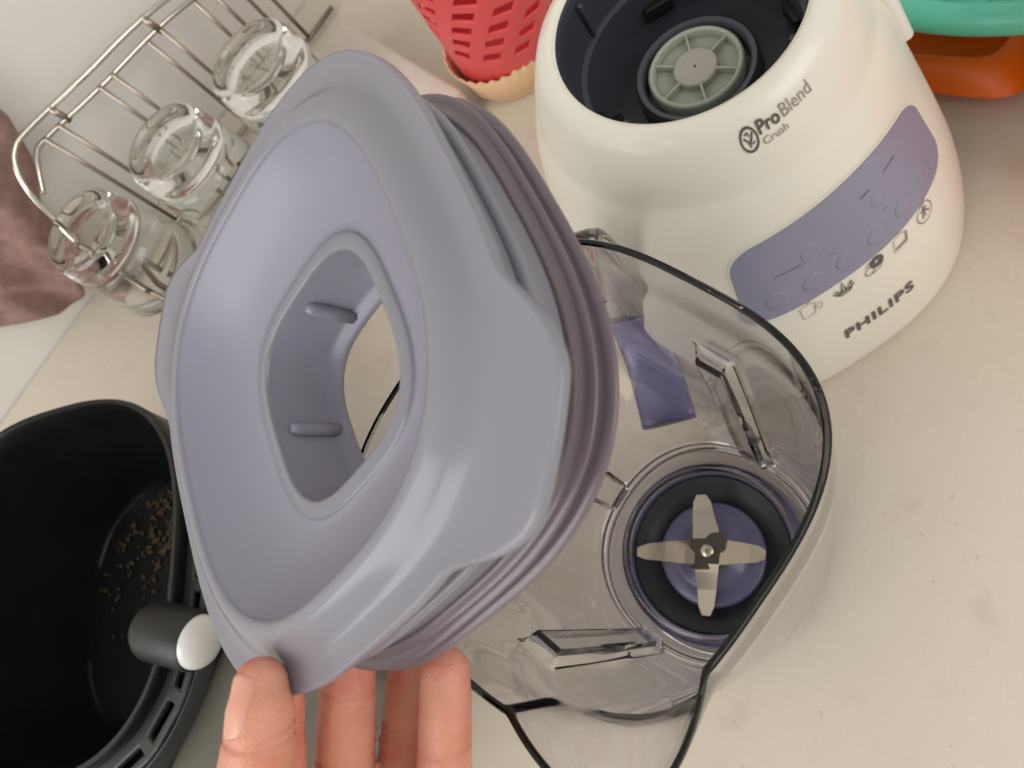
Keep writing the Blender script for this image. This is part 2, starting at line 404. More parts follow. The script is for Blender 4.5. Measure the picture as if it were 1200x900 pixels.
# ------------------------------------------------------------------ jar
JC = Vector((-0.009, 0.0893, 0.0)); AZJ = math.radians(1.35); SPOUT = math.radians(-131)
jar = thing('blender_jar', JC, 'clear plastic blender jar with steel blades inside, open end up, below the held lid', 'blender jar')
JH = 0.2069
WT = 0.0023
def jar_a(z): return interp([(0.0, 0.0440), (0.03, 0.0480), (0.08, 0.0512), (0.12, 0.0540), (0.17, 0.0570), (JH, 0.0584)], z)
def jar_n(z): return 2.15 + 0.77 * sm((z - 0.02) / 0.16)
def angd(a, b): return (a - b + PI) % (2 * PI) - PI
def spout(az, z):
    d = abs(angd(az, SPOUT))
    f = sm((z - 0.168) / (JH - 0.168)) if z > 0.168 else 0
    d = math.degrees(d)
    tri = max(0.0, 1 - math.sqrt(d * d + 16) / 24) 
    e = max(0.0, (d - 22) / 6)
    return 0.0205 * f * tri
def jar_s(az, z): return se(az - AZJ, jar_a(z), jar_n(z)) + spout(az, z)
def jar_r(az, z):
    r = jar_s(az, z)
    return r - rib(az, z, r)
def rib(az, z, r):
    """inward ribs, one in the middle of each side"""
    best = 0.0
    for k in range(4):
        d = angd(az, AZJ + math.radians(4.3) + k * PI / 2) * r
        s = 0 if k == 3 else 1 - sm((abs(d) - 0.0056) / 0.0014)
        best = max(best, s)
    return best * 0.0046 * (sm((z - 0.0365) / 0.003)) * (1 - sm((z - 0.149) / 0.006))
SEGJ = 360
def jring(fr, z):
    return [Vector((fr(2 * PI * j / SEGJ, z) * math.cos(2 * PI * j / SEGJ), fr(2 * PI * j / SEGJ, z) * math.sin(2 * PI * j / SEGJ), z)) for j in range(SEGJ)]
rings = []
zs_out = [0.0, 0.004, 0.012, 0.024] + [0.034, 0.0355, 0.0368, 0.038, 0.0392, 0.0405] + [0.044 + 0.004 * i for i in range(25)] + [0.1427 + 0.0013 * i for i in range(12)] + [0.160, 0.163, 0.166] + [0.168 + 0.0026 * i for i in range(15)]
zs_out = [z for z in zs_out if z < JH - 0.0008]
for z in zs_out: rings.append(jring(jar_r, z))
rings.append(jring(lambda a, z: jar_r(a, JH - 0.0006) , JH - 0.0006))
rings.append(jring(lambda a, z: jar_r(a, JH) - 0.0005, JH))
rings.append(jring(lambda a, z: jar_r(a, JH) - WT + 0.0003 + 0.0005, JH))
def jar_in(az, z):
    r = jar_s(az, z)
    return r - WT + 0.0003 * sm((z - 0.175) / 0.02) - rib(az, z, r)
zin = [JH - 0.0006] + [JH - 0.003 - 0.0026 * i for i in range(14)] + [0.166, 0.163, 0.160] + [0.1570 - 0.0013 * i for i in range(12)] + [0.138 - 0.005 * i for i in range(20)] + [0.0415] + [0.0395, 0.0385, 0.0375, 0.0365, 0.0360]
for z in zin: rings.append(jring(jar_in, z))
# floor fillet, chamber ring, chamber wall
rings.append(jring(lambda a, z: jar_r(a, 0.034) - WT - 0.0012, 0.0345))
rings.append(jring(lambda a, z: jar_r(a, 0.034) - WT - 0.0035, 0.0338))
for r, z in ((0.0390, 0.0336), (0.0382, 0.0336), (0.0375, 0.0335), (0.0369, 0.0330), (0.0362, 0.030), (0.0358, 0.0205), (0.0362, 0.0200)):
    rings.append(jring(lambda a, zz, r=r: r, z))
# underside of the floor, back to the foot
for r, z in ((0.0385, 0.0205), (0.0392, 0.0300)):
    rings.append(jring(lambda a, zz, r=r: r, z))
rings.append(jring(lambda a, z: jar_r(a, 0.030) - WT - 0.002, 0.0306))
rings.append(jring(lambda a, z: jar_r(a, 0.026) - WT, 0.026))
rings.append(jring(lambda a, z: jar_r(a, 0.004) - WT, 0.0006))
bm = loft(rings, ring_closed=True)
shell = sharp(link('jar_shell', fixn(bm), M_JAR, jar), 38)
sharp(link('seal_ring', lathe([(0.0352, 0.0206), (0.0350, 0.0262), (0.0340, 0.0276), (0.0300, 0.0262), (0.0245, 0.0232), (0.0230, 0.0206)], 120), M_DARKRING, jar), 40)
sharp(link('chamber_ring', lathe([(0.0357, 0.0204), (0.0356, 0.0295), (0.0351, 0.0305), (0.0346, 0.0298), (0.0346, 0.027)], 120), M_PURPLE, jar), 40)
sharp(link('blade_boss', lathe([(0.0236, 0.0206), (0.0234, 0.0225), (0.0222, 0.0237), (0.0170, 0.0234), (0.0150, 0.0240), (0.0110, 0.0272), (0.0065, 0.0290), (0.0010, 0.0292)], 96), M_PURPLE, jar), 50)
sharp(link('base_collar', fixn(lathe([(0.0395, 0.0004), (0.0395, 0.0185), (0.0350, 0.0202), (0.010, 0.0202)], 96)), M_PURPLE, jar), 40)
hub = link('blade_hub', box(0.0158, 0.0158, 0.0018, (0, 0, 0.0328), 0.0004), M_STEELD, jar, False)
hub.rotation_euler.z = math.radians(38)
bm = lathe([(0.0030, 0.0334), (0.0030, 0.0348), (0.0024, 0.0354), (0.0004, 0.0356)], 24)
link('blade_screw', bm, M_STEEL, hub)
def blade(az, length, rise, w0, w1, twist):
    bm = bmesh.new(); pts = []
    n = 6
    top = []
    for i in range(n + 1):
        t = i / n; r = 0.0055 + (length - 0.0055) * t
        z = 0.0328 + rise * sm(t * 1.6 if t < .62 else 1.0) * 0.4 + rise * 0.6 * t
        wd = (w0 + (w1 - w0) * t) * (1.0 if i < n else 0.6)
        top.append((r, z, wd))
    for s in (0.0007, -0.0007):
        pts.append([[Vector((r, sg * wd, z + s + sg * twist * wd)) for sg in (-1, 1)] for r, z, wd in top])
    rr = [[pts[0][i][0], pts[0][i][1], pts[1][i][1], pts[1][i][0]] for i in range(n + 1)]
    bm = fixn(loft(rr, cap0=True, cap1=True))
    bmesh.ops.transform(bm, matrix=Matrix.Rotation(az, 4, 'Z'), verts=bm.verts)
    return bm
for a, ln, rise, tw in ((39, .0235, .006, .25), (130, .0285, .010, .5), (-58, .0250, .004, -.3), (-148, .0270, -.005, .4)):
    link('blade', blade(math.radians(a), ln, rise, (.0058), .0032, tw), M_STEEL, jar, False)
# handle
HA = math.radians(48)
def hp(r, z): return Vector((r * math.cos(HA), r * math.sin(HA), z))
side = Vector((-math.sin(HA), math.cos(HA), 0))
def strap(pts, half_w, half_t, k=6):
    P = smooth_path(pts, k); rings = []
    for i, p in enumerate(P):
        d = (P[min(i + 1, len(P) - 1)] - P[max(i - 1, 0)]).normalized(); nrm = d.cross(side).normalized()
        rg = []
        for q in range(20):
            t = 2 * PI * q / 20; c, s = math.cos(t), math.sin(t)
            e = 3.5
            den = (abs(c) ** e + abs(s) ** e) ** (1 / e)
            rg.append(p + side * half_w * c / den + nrm * half_t * s / den)
        rings.append(rg)
    return fixn(loft(rings, cap0=True, cap1=True))
handle = link('handle', strap([hp(0.0630, 0.168), hp(0.078, 0.168), (hp(0.0905, 0.160)), hp(0.0970, 0.138), hp(0.0985, 0.105), hp(0.0975, 0.080)], 0.0105, 0.0034), M_SMOKE, jar)
link('handle_insert', strap([hp(0.0978, 0.084), hp(0.0960, 0.072), hp(0.0880, 0.063), hp(0.075, 0.0585), hp(0.0545, 0.0565)], 0.0125, 0.0036), M_PURPLE, handle)

# ------------------------------------------------------------------ lid, held above the jar
LC = Vector((-0.014735, 0.113191, 0.251061))
LU = Vector((0.420841, 0.906738, -0.026805)); LV = Vector((-0.834909, 0.375611, -0.402297)); LN = Vector((-0.354710, 0.191683, 0.915117))
lid = thing('jar_lid', LC, 'lavender grey jar lid with a rounded square hole, pinched in the hand', 'lid')
def LP(az, r, z): return LU * (r * math.cos(az)) + LV * (r * math.sin(az)) + LN * z
SEGL = 360
def wing(az):
    d = abs(angd(az, math.radians(42.5))); d2 = abs(angd(az, math.radians(-136)))
    w1 = 1 - sm((math.degrees(d) - 6.5) / 16.5)
    w2 = 1 - sm((math.degrees(d2) - 7.0) / 17.5)
    return max(w1, w2)
def flange_r(az):
    base_r = se(az, 0.0580, 2.9)
    w_ = wing(az)
    return base_r + (0.0745 - base_r) * w_
def lring(a, n, z): return [LP(2 * PI * j / SEGL, se(2 * PI * j / SEGL, a, n), z) for j in range(SEGL)]
def fring(k, z, dz=0.0):
    """k = 0 at the shoulder, 1 at the flange edge"""
    out = []
    for j in range(SEGL):
        az = 2 * PI * j / SEGL
        r0 = se(az, 0.0515, 2.8); r1 = flange_r(az)
        out.append(LP(az, r0 + (r1 - r0) * k, z - dz * wing(az)))
    return out
ZE = 0.0262
rings = [
    lring(0.0190, 2.9, 0.0010), lring(0.0194, 2.9, 0.0022), lring(0.0212, 3.0, 0.0030), lring(0.0222, 3.0, 0.0042), lring(0.0227, 3.05, 0.0100), lring(0.0231, 3.1, 0.0170),
    lring(0.0233, 3.1, 0.0183), lring(0.0235, 3.1, 0.0186), lring(0.0239, 3.1, 0.0187), lring(0.0250, 3.05, 0.0187), lring(0.0264, 3.0, 0.0186), lring(0.0269, 3.0, 0.0184), lring(0.0271, 3.0, 0.0181)]
n_lip_end = len(rings)
bowl_z = [(0.0273, 0.0179), (0.0290, 0.0181), (0.0315, 0.0189), (0.0345, 0.0203), (0.0375, 0.0222), (0.0405, 0.0246), (0.0430, 0.0271), (0.0446, 0.0290), (0.0450, 0.0295)]
for a, z in bowl_z: rings.append(lring(a, 3.0 - 0.3 * (a - .0271) / .018, z))
n_bowl_end = len(rings)
crest = [(0.0451, 2.7, 0.0299), (0.0454, 2.7, 0.0302), (0.0462, 2.7, 0.0305), (0.0472, 2.72, 0.0304), (0.0483, 2.76, 0.0299), (0.0494, 2.78, 0.0291), (0.0504, 2.8, 0.0281)]
for a, n, z in crest: rings.append(lring(a, n, z))
rings += [fring(0.0, 0.0271), fring(0.12, 0.0263), fring(0.30, 0.0259), fring(0.6, 0.0259), fring(0.9, 0.0262), fring(0.975, 0.0263), fring(0.992, 0.0258), fring(1.0, 0.0250), fring(0.992, 0.0242), fring(0.96, 0.0238), fring(0.6, 0.0233), fring(0.3, 0.0230)]
under = [(0.0530, 2.8, 0.0232), (0.0526, 2.8, 0.0226), (0.0524, 2.85, 0.0110), (0.0524, 2.85, -0.0030), (0.0516, 2.85, -0.0040), (0.0506, 2.85, -0.0040), (0.0500, 2.85, -0.0030), (0.0498, 2.85, 0.0150), (0.0492, 2.8, 0.0220), (0.0478, 2.75, 0.0280), (0.0455, 2.7, 0.0284),
         (0.0430, 2.75, 0.0250), (0.0405, 2.8, 0.0220), (0.0375, 2.85, 0.0192), (0.0345, 2.9, 0.0172), (0.0315, 2.95, 0.0161), (0.0290, 3.0, 0.0156), (0.0266, 3.0, 0.0156), (0.0256, 3.0, 0.0140), (0.0247, 3.0, 0.0040), (0.0243, 3.0, 0.0008), (0.0225, 3.0, 0.0002), (0.0196, 2.9, 0.0003)]
for a, n, z in under: rings.append(lring(a, n, z))
cover = link('lid_cover', fixn(loft(rings, ring_closed=True)), M_LID, lid)
cover.data.materials.append(M_BOWL)
nb = SEGL
for p in cover.data.polygons:
    ri = p.index // SEGL
    if ri < 5 or n_lip_end - 1 <= ri < n_bowl_end - 1: p.material_index = 1
# pegs on the wall of the hole
for az in (8, 84, 188, 264):
    a = math.radians(az); r = se(a, 0.0229, 3.05)
    path = [LP(a, r - 0.0004, 0.0150), LP(a, r - 0.0006, 0.0138), LP(a, r - 0.0008, 0.0090), LP(a, r - 0.0012, 0.0030)]
    b = tube(path, [0.0010, 0.0016, 0.0017, 0.0017], 14)
    link('guide_peg', fixn(b), M_BOWL, lid)
# silicone gasket: two lips
def gring(da, z, n=2.9): return [LP(2 * PI * j / SEGL, se(2 * PI * j / SEGL, 0.0530 + da, n), z) for j in range(SEGL)]
def lip(z0, out, th):
    return [gring(-0.0010, z0 - th), gring(0.0012, z0 - th * 0.9), gring(out - 0.0008, z0 - th * 0.55), gring(out, z0), gring(out - 0.0008, z0 + th * 0.5), gring(0.0012, z0 + th * 0.9), gring(-0.0010, z0 + th)]
gk = [gring(-.001, -0.0036), gring(0.0006, -0.0034)]
for zc, out, th in ((0.0, 0.0041, 0.0013), (0.0046, 0.0035, 0.0008)):
    gk += [gring(0.0007, zc - th * 1.1), gring(out * 0.55, zc - th * 0.95), gring(out - 0.0004, zc - th * 0.55), gring(out, zc), gring(out - 0.0003, zc + th * 0.5), gring(out * 0.55, zc + th * 0.8), gring(0.0007, zc + th * 1.0)]
gk += [gring(0.0006, 0.0066), gring(-.001, 0.0068)]
link('gasket', fixn(loft(gk, ring_closed=True)), M_GASKET, lid)
link('plug_band', fixn(loft([gring(-.001, 0.0128), gring(0.0008, 0.0130), gring(0.0015, 0.0137), gring(0.0014, 0.0145), gring(0.0006, 0.0151), gring(-.001, 0.0152)], ring_closed=True)), M_LID, lid)

# ------------------------------------------------------------------ hand
def at(px, py, depth):
    """a point of the room from the viewing direction (photo pixels) and its depth in metres"""
    v = Vector(((px - 600) / F_PX, (py - 450) / F_PX, 1.0)) * depth
    return c2w_dir(v) + Vector((0, 0, CAM_H))
def sweep_blob(bm, pts, seg=18):
    """tapered limb with round ends; pts: (Vector, radius)"""
    P = [p for p, r in pts]; R = [r for p, r in pts]
    path = smooth_path(P, 6); n = len(path)
    rad = []
    for i in range(n):
        t = i / 6; k = min(int(t), len(R) - 2); f = sm(t - k); rad.append(R[k] + (R[k + 1] - R[k]) * f)
    # rounded ends
    d0 = (path[0] - path[1]).normalized(); d1 = (path[-1] - path[-2]).normalized()
    pre = [(path[0] + d0 * rad[0] * math.sin(a), rad[0] * math.cos(a)) for a in (1.45, 1.15, 0.8, 0.4)]
    post = [(path[-1] + d1 * rad[-1] * math.sin(a), rad[-1] * math.cos(a)) for a in (0.4, 0.8, 1.15, 1.45)]
    allp = pre + list(zip(path, rad)) + post
    tube([p for p, r in allp], [r for p, r in allp], seg, bm=bm)
hand = thing('person', at(400, 1250, 0.21), 'left hand gripping the lid by its lower corner, thumb in front and fingers behind', 'person')
hb = bmesh.new()
def finger(spec):
    sweep_blob(hb, [(at(x, y, d), r) for x, y, d, r in spec])
# thumb: in front of the flange
finger([(306, 802, 0.1570, .0052), (306, 835, 0.1555, .0063), (303, 880, 0.1560, .0070), (292, 935, 0.1590, .0074), (275, 1000, 0.1650, .0095), (300, 1100, 0.175, .0130), (360, 1230, 0.190, .0170)])
# index (mostly behind the thumb), middle, ring, little finger
finger([(330, 800, 0.1890, .0052), (328, 850, 0.1910, .0058), (327, 920, 0.1940, .0066), (322, 1010, 0.2020, .0080), (340, 1150, 0.2060, .0095), (380, 1250, 0.2110, .0120)])
finger([(410, 775, 0.1990, .0062), (407, 820, 0.2000, .0070), (404, 880, 0.2020, .0074), (402, 960, 0.2070, .0080), (410, 1120, 0.2130, .0098), (420, 1250, 0.2160, .0120)])
finger([(486, 770, 0.2070, .0062), (482, 820, 0.2080, .0070), (477, 890, 0.2100, .0075), (472, 970, 0.2130, .0080), (470, 1120, 0.2160, .0095), (460, 1250, 0.2180, .0120)])
finger([(522, 785, 0.1880, .0056), (522, 820, 0.1880, .0060), (521, 880, 0.1890, .0063), (520, 950, 0.1920, .0070), (516, 1100, 0.200, .0090), (500, 1250, 0.208, .0120)])
# palm and wrist, below the frame
finger([(390, 1180, 0.207, .012), (380, 1260, 0.210, .017), (390, 1400, 0.214, .020)])
finger([(460, 1180, 0.209, .012), (460, 1260, 0.212, .017), (440, 1400, 0.216, .020)])
finger([(420, 1300, 0.213, .019), (420, 1450, 0.216, .020), (420, 1650, 0.220, .021), (420, 1900, 0.225, .023)])
hme = bpy.data.meshes.new('skin'); hb.to_mesh(hme); hb.free()
ho = bpy.data.objects.new('skin_tmp', hme); COL.objects.link(ho)
rm = ho.modifiers.new('r', 'REMESH'); rm.mode = 'VOXEL'; rm.voxel_size = 0.00055
s_ = ho.modifiers.new('s', 'SMOOTH'); s_.iterations = 6; s_.factor = 0.5
me2 = bpy.data.meshes.new_from_object(ho.evaluated_get(bpy.context.evaluated_depsgraph_get()))
bpy.data.objects.remove(ho)
hbm = bmesh.new(); hbm.from_mesh(me2); bpy.data.meshes.remove(me2)

def skin_mat():
    M = bpy.data.materials.new('skin'); M.use_nodes = True; nt = M.node_tree; b = nt.nodes['Principled BSDF']
    tc = nt.nodes.new('ShaderNodeTexCoord')
    n = nt.nodes.new('ShaderNodeTexNoise'); n.inputs['Scale'].default_value = 55; n.inputs['Detail'].default_value = 5
    nt.links.new(tc.outputs['Object'], n.inputs['Vector'])
    r = nt.nodes.new('ShaderNodeValToRGB')
    r.color_ramp.elements[0].position = 0.3; r.color_ramp.elements[0].color = rgb(200, 134, 110)
    r.color_ramp.elements[1].position = 0.7; r.color_ramp.elements[1].color = rgb(216, 156, 130)
    nt.links.new(n.outputs['Fac'], r.inputs[0])
    nr = nt.nodes.new('ShaderNodeTexNoise'); nr.inputs['Scale'].default_value = 95; nr.inputs['Detail'].default_value = 3
    nt.links.new(tc.outputs['Object'], nr.inputs['Vector'])
    mr = nt.nodes.new('ShaderNodeMapRange'); mr.inputs[1].default_value = 0.45; mr.inputs[2].default_value = 0.75; mr.inputs[4].default_value = 0.75
    nt.links.new(nr.outputs['Fac'], mr.inputs[0])
    mxx = nt.nodes.new('ShaderNodeMix'); mxx.data_type = 'RGBA'; mxx.inputs[7].default_value = rgb(196, 102, 84)
    nt.links.new(mr.outputs[0], mxx.inputs[0]); nt.links.new(r.outputs[0], mxx.inputs[6]); nt.links.new(mxx.outputs[2], b.inputs['Base Color'])
    v = nt.nodes.new('ShaderNodeTexVoronoi'); v.inputs['Scale'].default_value = 1400
    nt.links.new(tc.outputs['Object'], v.inputs['Vector'])
    n3 = nt.nodes.new('ShaderNodeTexNoise'); n3.inputs['Scale'].default_value = 260; n3.inputs['Detail'].default_value = 3
    nt.links.new(tc.outputs['Object'], n3.inputs['Vector'])
    ad = nt.nodes.new('ShaderNodeMath'); ad.operation = 'ADD'
    nt.links.new(v.outputs['Distance'], ad.inputs[0]); nt.links.new(n3.outputs['Fac'], ad.inputs[1])
    bp = nt.nodes.new('ShaderNodeBump'); bp.inputs['Strength'].default_value = 0.32; bp.inputs['Distance'].default_value = 0.0004
    nt.links.new(ad.outputs[0], bp.inputs['Height']); nt.links.new(bp.outputs['Normal'], b.inputs['Normal'])
    b.inputs['Roughness'].default_value = 0.45
    b.inputs['Subsurface Weight'].default_value = 0.32; b.inputs['Subsurface Scale'].default_value = 0.003
    b.inputs['Subsurface Radius'].default_value = (1.0, 0.35, 0.2)
    return M
M_SKIN = skin_mat()
M_NAIL = mat('nail', rgb(218, 158, 136), 0.26, sss=0.3, sss_r=0.002)
# flexion creases: shallow grooves across the fingers
def groove(p, axis, wdt, depth, reach):
    for v in hbm.verts:
        d = v.co - p
        if d.length > reach: continue
        t = d.dot(axis)
        if abs(t) < wdt * 2.5:
            v.co -= d.normalized() * depth * math.exp(-(t / wdt) ** 2)
for (x, y, dd, tilt) in ((522, 868, .1885, .05), (522, 873, .1885, .12), (408, 806, .1995, -.1), (404, 882, .202, 0.05), (473, 842, .2082, .0), (472, 850, .2083, .15), (296, 856, .1555, .25), (295, 861, .1555, .05)):
    ax = c2w_dir(Vector((tilt, 1, 0.1))).normalized()
    groove(at(x, y, dd), ax, 0.00038, 0.00040, 0.012)
hme3 = bpy.data.meshes.new('hand_skin'); hbm.to_mesh(hme3); hbm.free()
hme3.polygons.foreach_set('use_smooth', [True] * len(hme3.polygons)); hme3.materials.append(M_SKIN)
ho = bpy.data.objects.new('hand', hme3); COL.objects.link(ho)
ho.parent = hand; ho.matrix_parent_inverse = Matrix.Translation(hand.location).inverted()
# thumb nail: a thin plate grown from the skin of the thumb tip
nc = at(306, 822, 0.1562)
vd = c2w_dir(Vector((-0.70, -0.05, -0.70))).normalized()
yd = (at(304, 860, 0.1557) - at(306, 790, 0.1575)).normalized()
vd = (vd - yd * vd.dot(yd)).normalized(); sd_ = yd.cross(vd)
from mathutils.bvhtree import BVHTree
tb_ = BVHTree.FromPolygons([v.co for v in hme3.vertices], [tuple(p.vertices) for p in hme3.polygons])
top, bot = [], []
NR, NS = 22, 16
for i in range(NR + 1):
    u = -1 + 2 * i / NR
    hw = 0.0039 * (max(0.0, 1 - abs(u) ** 3.4) ** (1 / 2.6)) + 0.00005
    hw *= 1.0 if u > -0.4 else 1.0
    r1, r2 = [], []
    for k in range(NS + 1):
        wv = (-1 + 2 * k / NS)
        o_ = nc + yd * (0.0056 * u) + sd_ * (hw * wv) + vd * 0.02
        hit = tb_.ray_cast(o_, -vd)
        p = hit[0] if hit[0] is not None and (hit[0] - nc).length < 0.012 else o_ - vd * 0.016
        r1.append(p + vd * (0.00030 * (1 - abs(wv) ** 4) + 0.00004)); r2.append(p - vd * 0.0004)
    top.append(r1); bot.append(r2)
nb_ = fixn(loft([a + list(reversed(b)) for a, b in zip(top, bot)], cap0=True, cap1=True))
nl = link('thumb_nail', nb_, M_NAIL, hand)
nl.matrix_parent_inverse = Matrix.Translation(hand.location).inverted()

# ------------------------------------------------------------------ rack and tumblers
RK = Vector((0.0, 0.50, 0.0))
rack = thing('drying_rack', RK, 'chrome wire drying rack holding upturned tumblers in front of the wall', 'rack')
def rk(name, pts, r, mt=M_CHROME, seg=8, closed=False, sub=6):
    P = smooth_path([Vector(p) - RK for p in pts], sub, closed) if sub > 1 else [Vector(p) - RK for p in pts]
    return link(name, fixn(tube(P, r, seg, closed)), mt, rack)
def rail(dz, dy):
    return [(0.34, 0.470 + dy, 0.062 + dz), (0.20, 0.516 + dy, 0.085 + dz), (0.069, 0.558 + dy, 0.106 + dz), (0.0, 0.560 + dy, 0.1175 + dz), (-0.050, 0.560 + dy, 0.1262 + dz), (-0.064, 0.558 + dy, 0.1262 + dz), (-0.074, 0.553 + dy, 0.1205 + dz), (-0.082, 0.545 + dy, 0.109 + dz), (-0.0860, 0.530 + dy, 0.098 + dz), (-0.088, 0.500 + dy, 0.085 + dz)]
rk('top_rail', rail(0.0, 0.0), 0.0021)
rk('lower_rail', [(0.34, 0.468, 0.050), (0.20, 0.513, 0.073), (0.078, 0.556, 0.094), (0.0, 0.558, 0.1065), (-0.046, 0.558, 0.1150), (-0.058, 0.557, 0.1150), (-0.068, 0.553, 0.109), (-0.078, 0.547, 0.102)], 0.0019)
rk('floor_rail', [(-0.086, 0.552, 0.034), (-0.086, 0.44, 0.034), (-0.080, 0.418, 0.034), (0.0, 0.400, 0.034), (0.080, 0.386, 0.034)], 0.0021, M_WIRED)
rk('side_wire', [(-0.088, 0.500, 0.085), (-0.088, 0.470, 0.060), (-0.087, 0.448, 0.034)], 0.0019, M_WIRED)
for x, z in ((-0.0475, 0.1175), (-0.0355, 0.1155), (-0.0005, 0.1085), (0.0110, 0.1065), (0.0420, 0.1005), (0.0535, 0.0985), (0.0820, 0.0935), (0.0945, 0.091), (0.1090, 0.089), (0.1215, 0.087)):
    rk('upright_wire', [(x, 0.5555, z), (x, 0.5555, 0.006)], 0.0015, M_WIRED, 8, sub=1)
rk('foot', [(-0.080, 0.4185, 0.034), (-0.080, 0.4185, 0.001)], 0.0021, M_WIRED, 8, sub=1)
rk('foot', [(0.080, 0.3865, 0.034), (0.080, 0.3865, 0.001)], 0.0021, M_WIRED, 8, sub=1)
rk('foot', [(-0.086, 0.551, 0.034), (-0.086, 0.551, 0.001)], 0.0021, M_WIRED, 8, sub=1)
rk('back_rail', [(-0.086, 0.5555, 0.006), (0.150, 0.5555, 0.006)], 0.0019, M_WIRED, 8, sub=1)
for x, y in ((-0.040, 0.0), (-0.010, 0.0), (0.020, 0.0), (0.050, 0.0), (0.072, 0)):
    rk('floor_wire', [(x, 0.5555, 0.0365), (x, 0.398 - (x + .0) * 0.18, 0.0365)], 0.0015, M_WIRED, 7, sub=1)
for x, y, z in ((-0.030, 0.5590, 0.1175), (0.052, 0.5590, 0.1035)):
    rk('weld_bar', [(x, y + .001, z + 0.006), (x + .001, y - 0.001, z - 0.008)], 0.0024, M_WIRED, 8, sub=1)
def tumbler(loc, rz, tilt, label):
    t = thing('tumbler', loc, label, 'glass', 'clear tumblers upside down on the rack')
    t.rotation_euler = (tilt[0], tilt[1], rz)
    prof = [(0.0002, 0.0858), (0.0100, 0.0862), (0.0178, 0.0872), (0.0196, 0.0882), (0.0214, 0.0884), (0.0234, 0.0874), (0.0248, 0.0850), (0.0256, 0.080), (0.0262, 0.0700), (0.0280, 0.040), (0.0296, 0.0), (0.0290, -0.0012), (0.0280, 0.0), (0.0262, 0.040), (0.0240, 0.0660), (0.0220, 0.0690), (0.010, 0.0702), (0.0002, 0.0706)]
    prof = [(r * 1.18, max(z - 0.0265, -0.0012) if z > 0.045 else z * 0.45) for r, z in prof]
    link('glass_body', fixn(lathe(prof, 72)), M_GLASS, t)
    ring = lathe([(0.0205, 0.0852), (0.0212, 0.0860), (0.0220, 0.0858), (0.0226, 0.0847)], 64)
    return t
tumbler((-0.0775, 0.496, 0.0395), 0.2, (0.03, -0.02, 0), 'clear glass tumbler upside down, nearest the mauve towel')
tumbler((-0.006, 0.478, 0.0395), 0.9, (0.02, 0.0, 0), 'clear glass tumbler upside down, middle one on the rack')
tumbler((0.0650, 0.457, 0.0395), 1.6, (0.0, 0.02, 0), 'clear glass tumbler upside down, nearest the coral red basket')

# ------------------------------------------------------------------ towel on the wall
out = [(-0.40, 0.16), (-0.054, 0.150), (-0.046, 0.128), (-0.060, 0.100), (-0.086, 0.082), (-0.104, 0.058), (-0.120, 0.036), (-0.134, 0.014), (-0.148, 0.016), (-0.172, 0.038), (-0.184, 0.055), (-0.40, 0.20)]
bm = bmesh.new()
# a grid clipped to the outline row by row, thick and folded
NX, NZ = 60, 50
def inter_edges(z):
    # right and left edge of the hanging cloth at height z
    R_ = interp([(0.012, -0.136), (0.018, -0.130), (0.036, -0.119), (0.058, -0.103), (0.080, -0.088), (0.100, -0.066), (0.128, -0.050), (0.150, -0.046), (0.30, -0.040)], z)
    L_ = interp([(0.012, -0.140), (0.022, -0.158), (0.038, -0.172), (0.055, -0.186), (0.10, -0.24), (0.30, -0.42)], z)
    return L_, R_
frt, bck = [], []
for i in range(NZ + 1):
    z = 0.012 + 0.268 * (i / NZ) ** 1.2
    L_, R_ = inter_edges(z)
    fr, bk = [], []
    for j in range(NX + 1):
        t = j / NX; x = L_ + (R_ - L_) * t
        edge = min(1, min(t, 1 - t) * 7 + 0.05) ** 0.5 * min(1, i / 5 + 0.25)
        fold = 0.006 * math.sin(55 * x + 18 * z) + 0.004 * math.sin(140 * x - 40 * z + 1.3) + 0.002 * math.sin(330 * x + 90 * z)
        fr.append(Vector((x, 0.590 - (0.016 + fold) * edge - 0.002, z))); bk.append(Vector((x, 0.5925, z)))
    frt.append(fr); bck.append(bk)
rings = [f + list(reversed(b)) for f, b in zip(frt, bck)]
tw = link('towel', fixn(loft(rings, cap0=True, cap1=True)), M_TOWEL)
tag(tw, 'mauve plush towel hanging on the wall beside the drying rack', 'towel')

# ------------------------------------------------------------------ air fryer drawer
FC = Vector((-0.216, 0.322, 0.0))
fry = thing('air_fryer_drawer', FC, 'black air fryer drawer with a slotted charcoal rim, burnt crumbs on its floor', 'air fryer')
def fr_ring(a, n, z, push=0.0):
    out = []
    for j in range(200):
        az = 2 * PI * j / 200
        r = se(az + PI / 4, a, n) + push * math.exp(-(angd(az, FDIR) / 0.75) ** 4)
        out.append(Vector((r * math.cos(az), r * math.sin(az), z)))
    return out
FDIR = math.radians(-62)
prof = [(0.0780, 0.0), (0.0830, 0.003), (0.0905, 0.110), (0.0915, 0.1175), (0.0908, 0.1195), (0.0890, 0.1195), (0.0878, 0.1175), (0.0862, 0.105), (0.0800, 0.020), (0.0770, 0.0155), (0.0720, 0.0150)]
bm = loft([fr_ring(a, 2.7, z) for a, z in prof], cap0=True, cap1=True)
sharp(link('drawer_body', fixn(bm), M_BLACK, fry), 50)
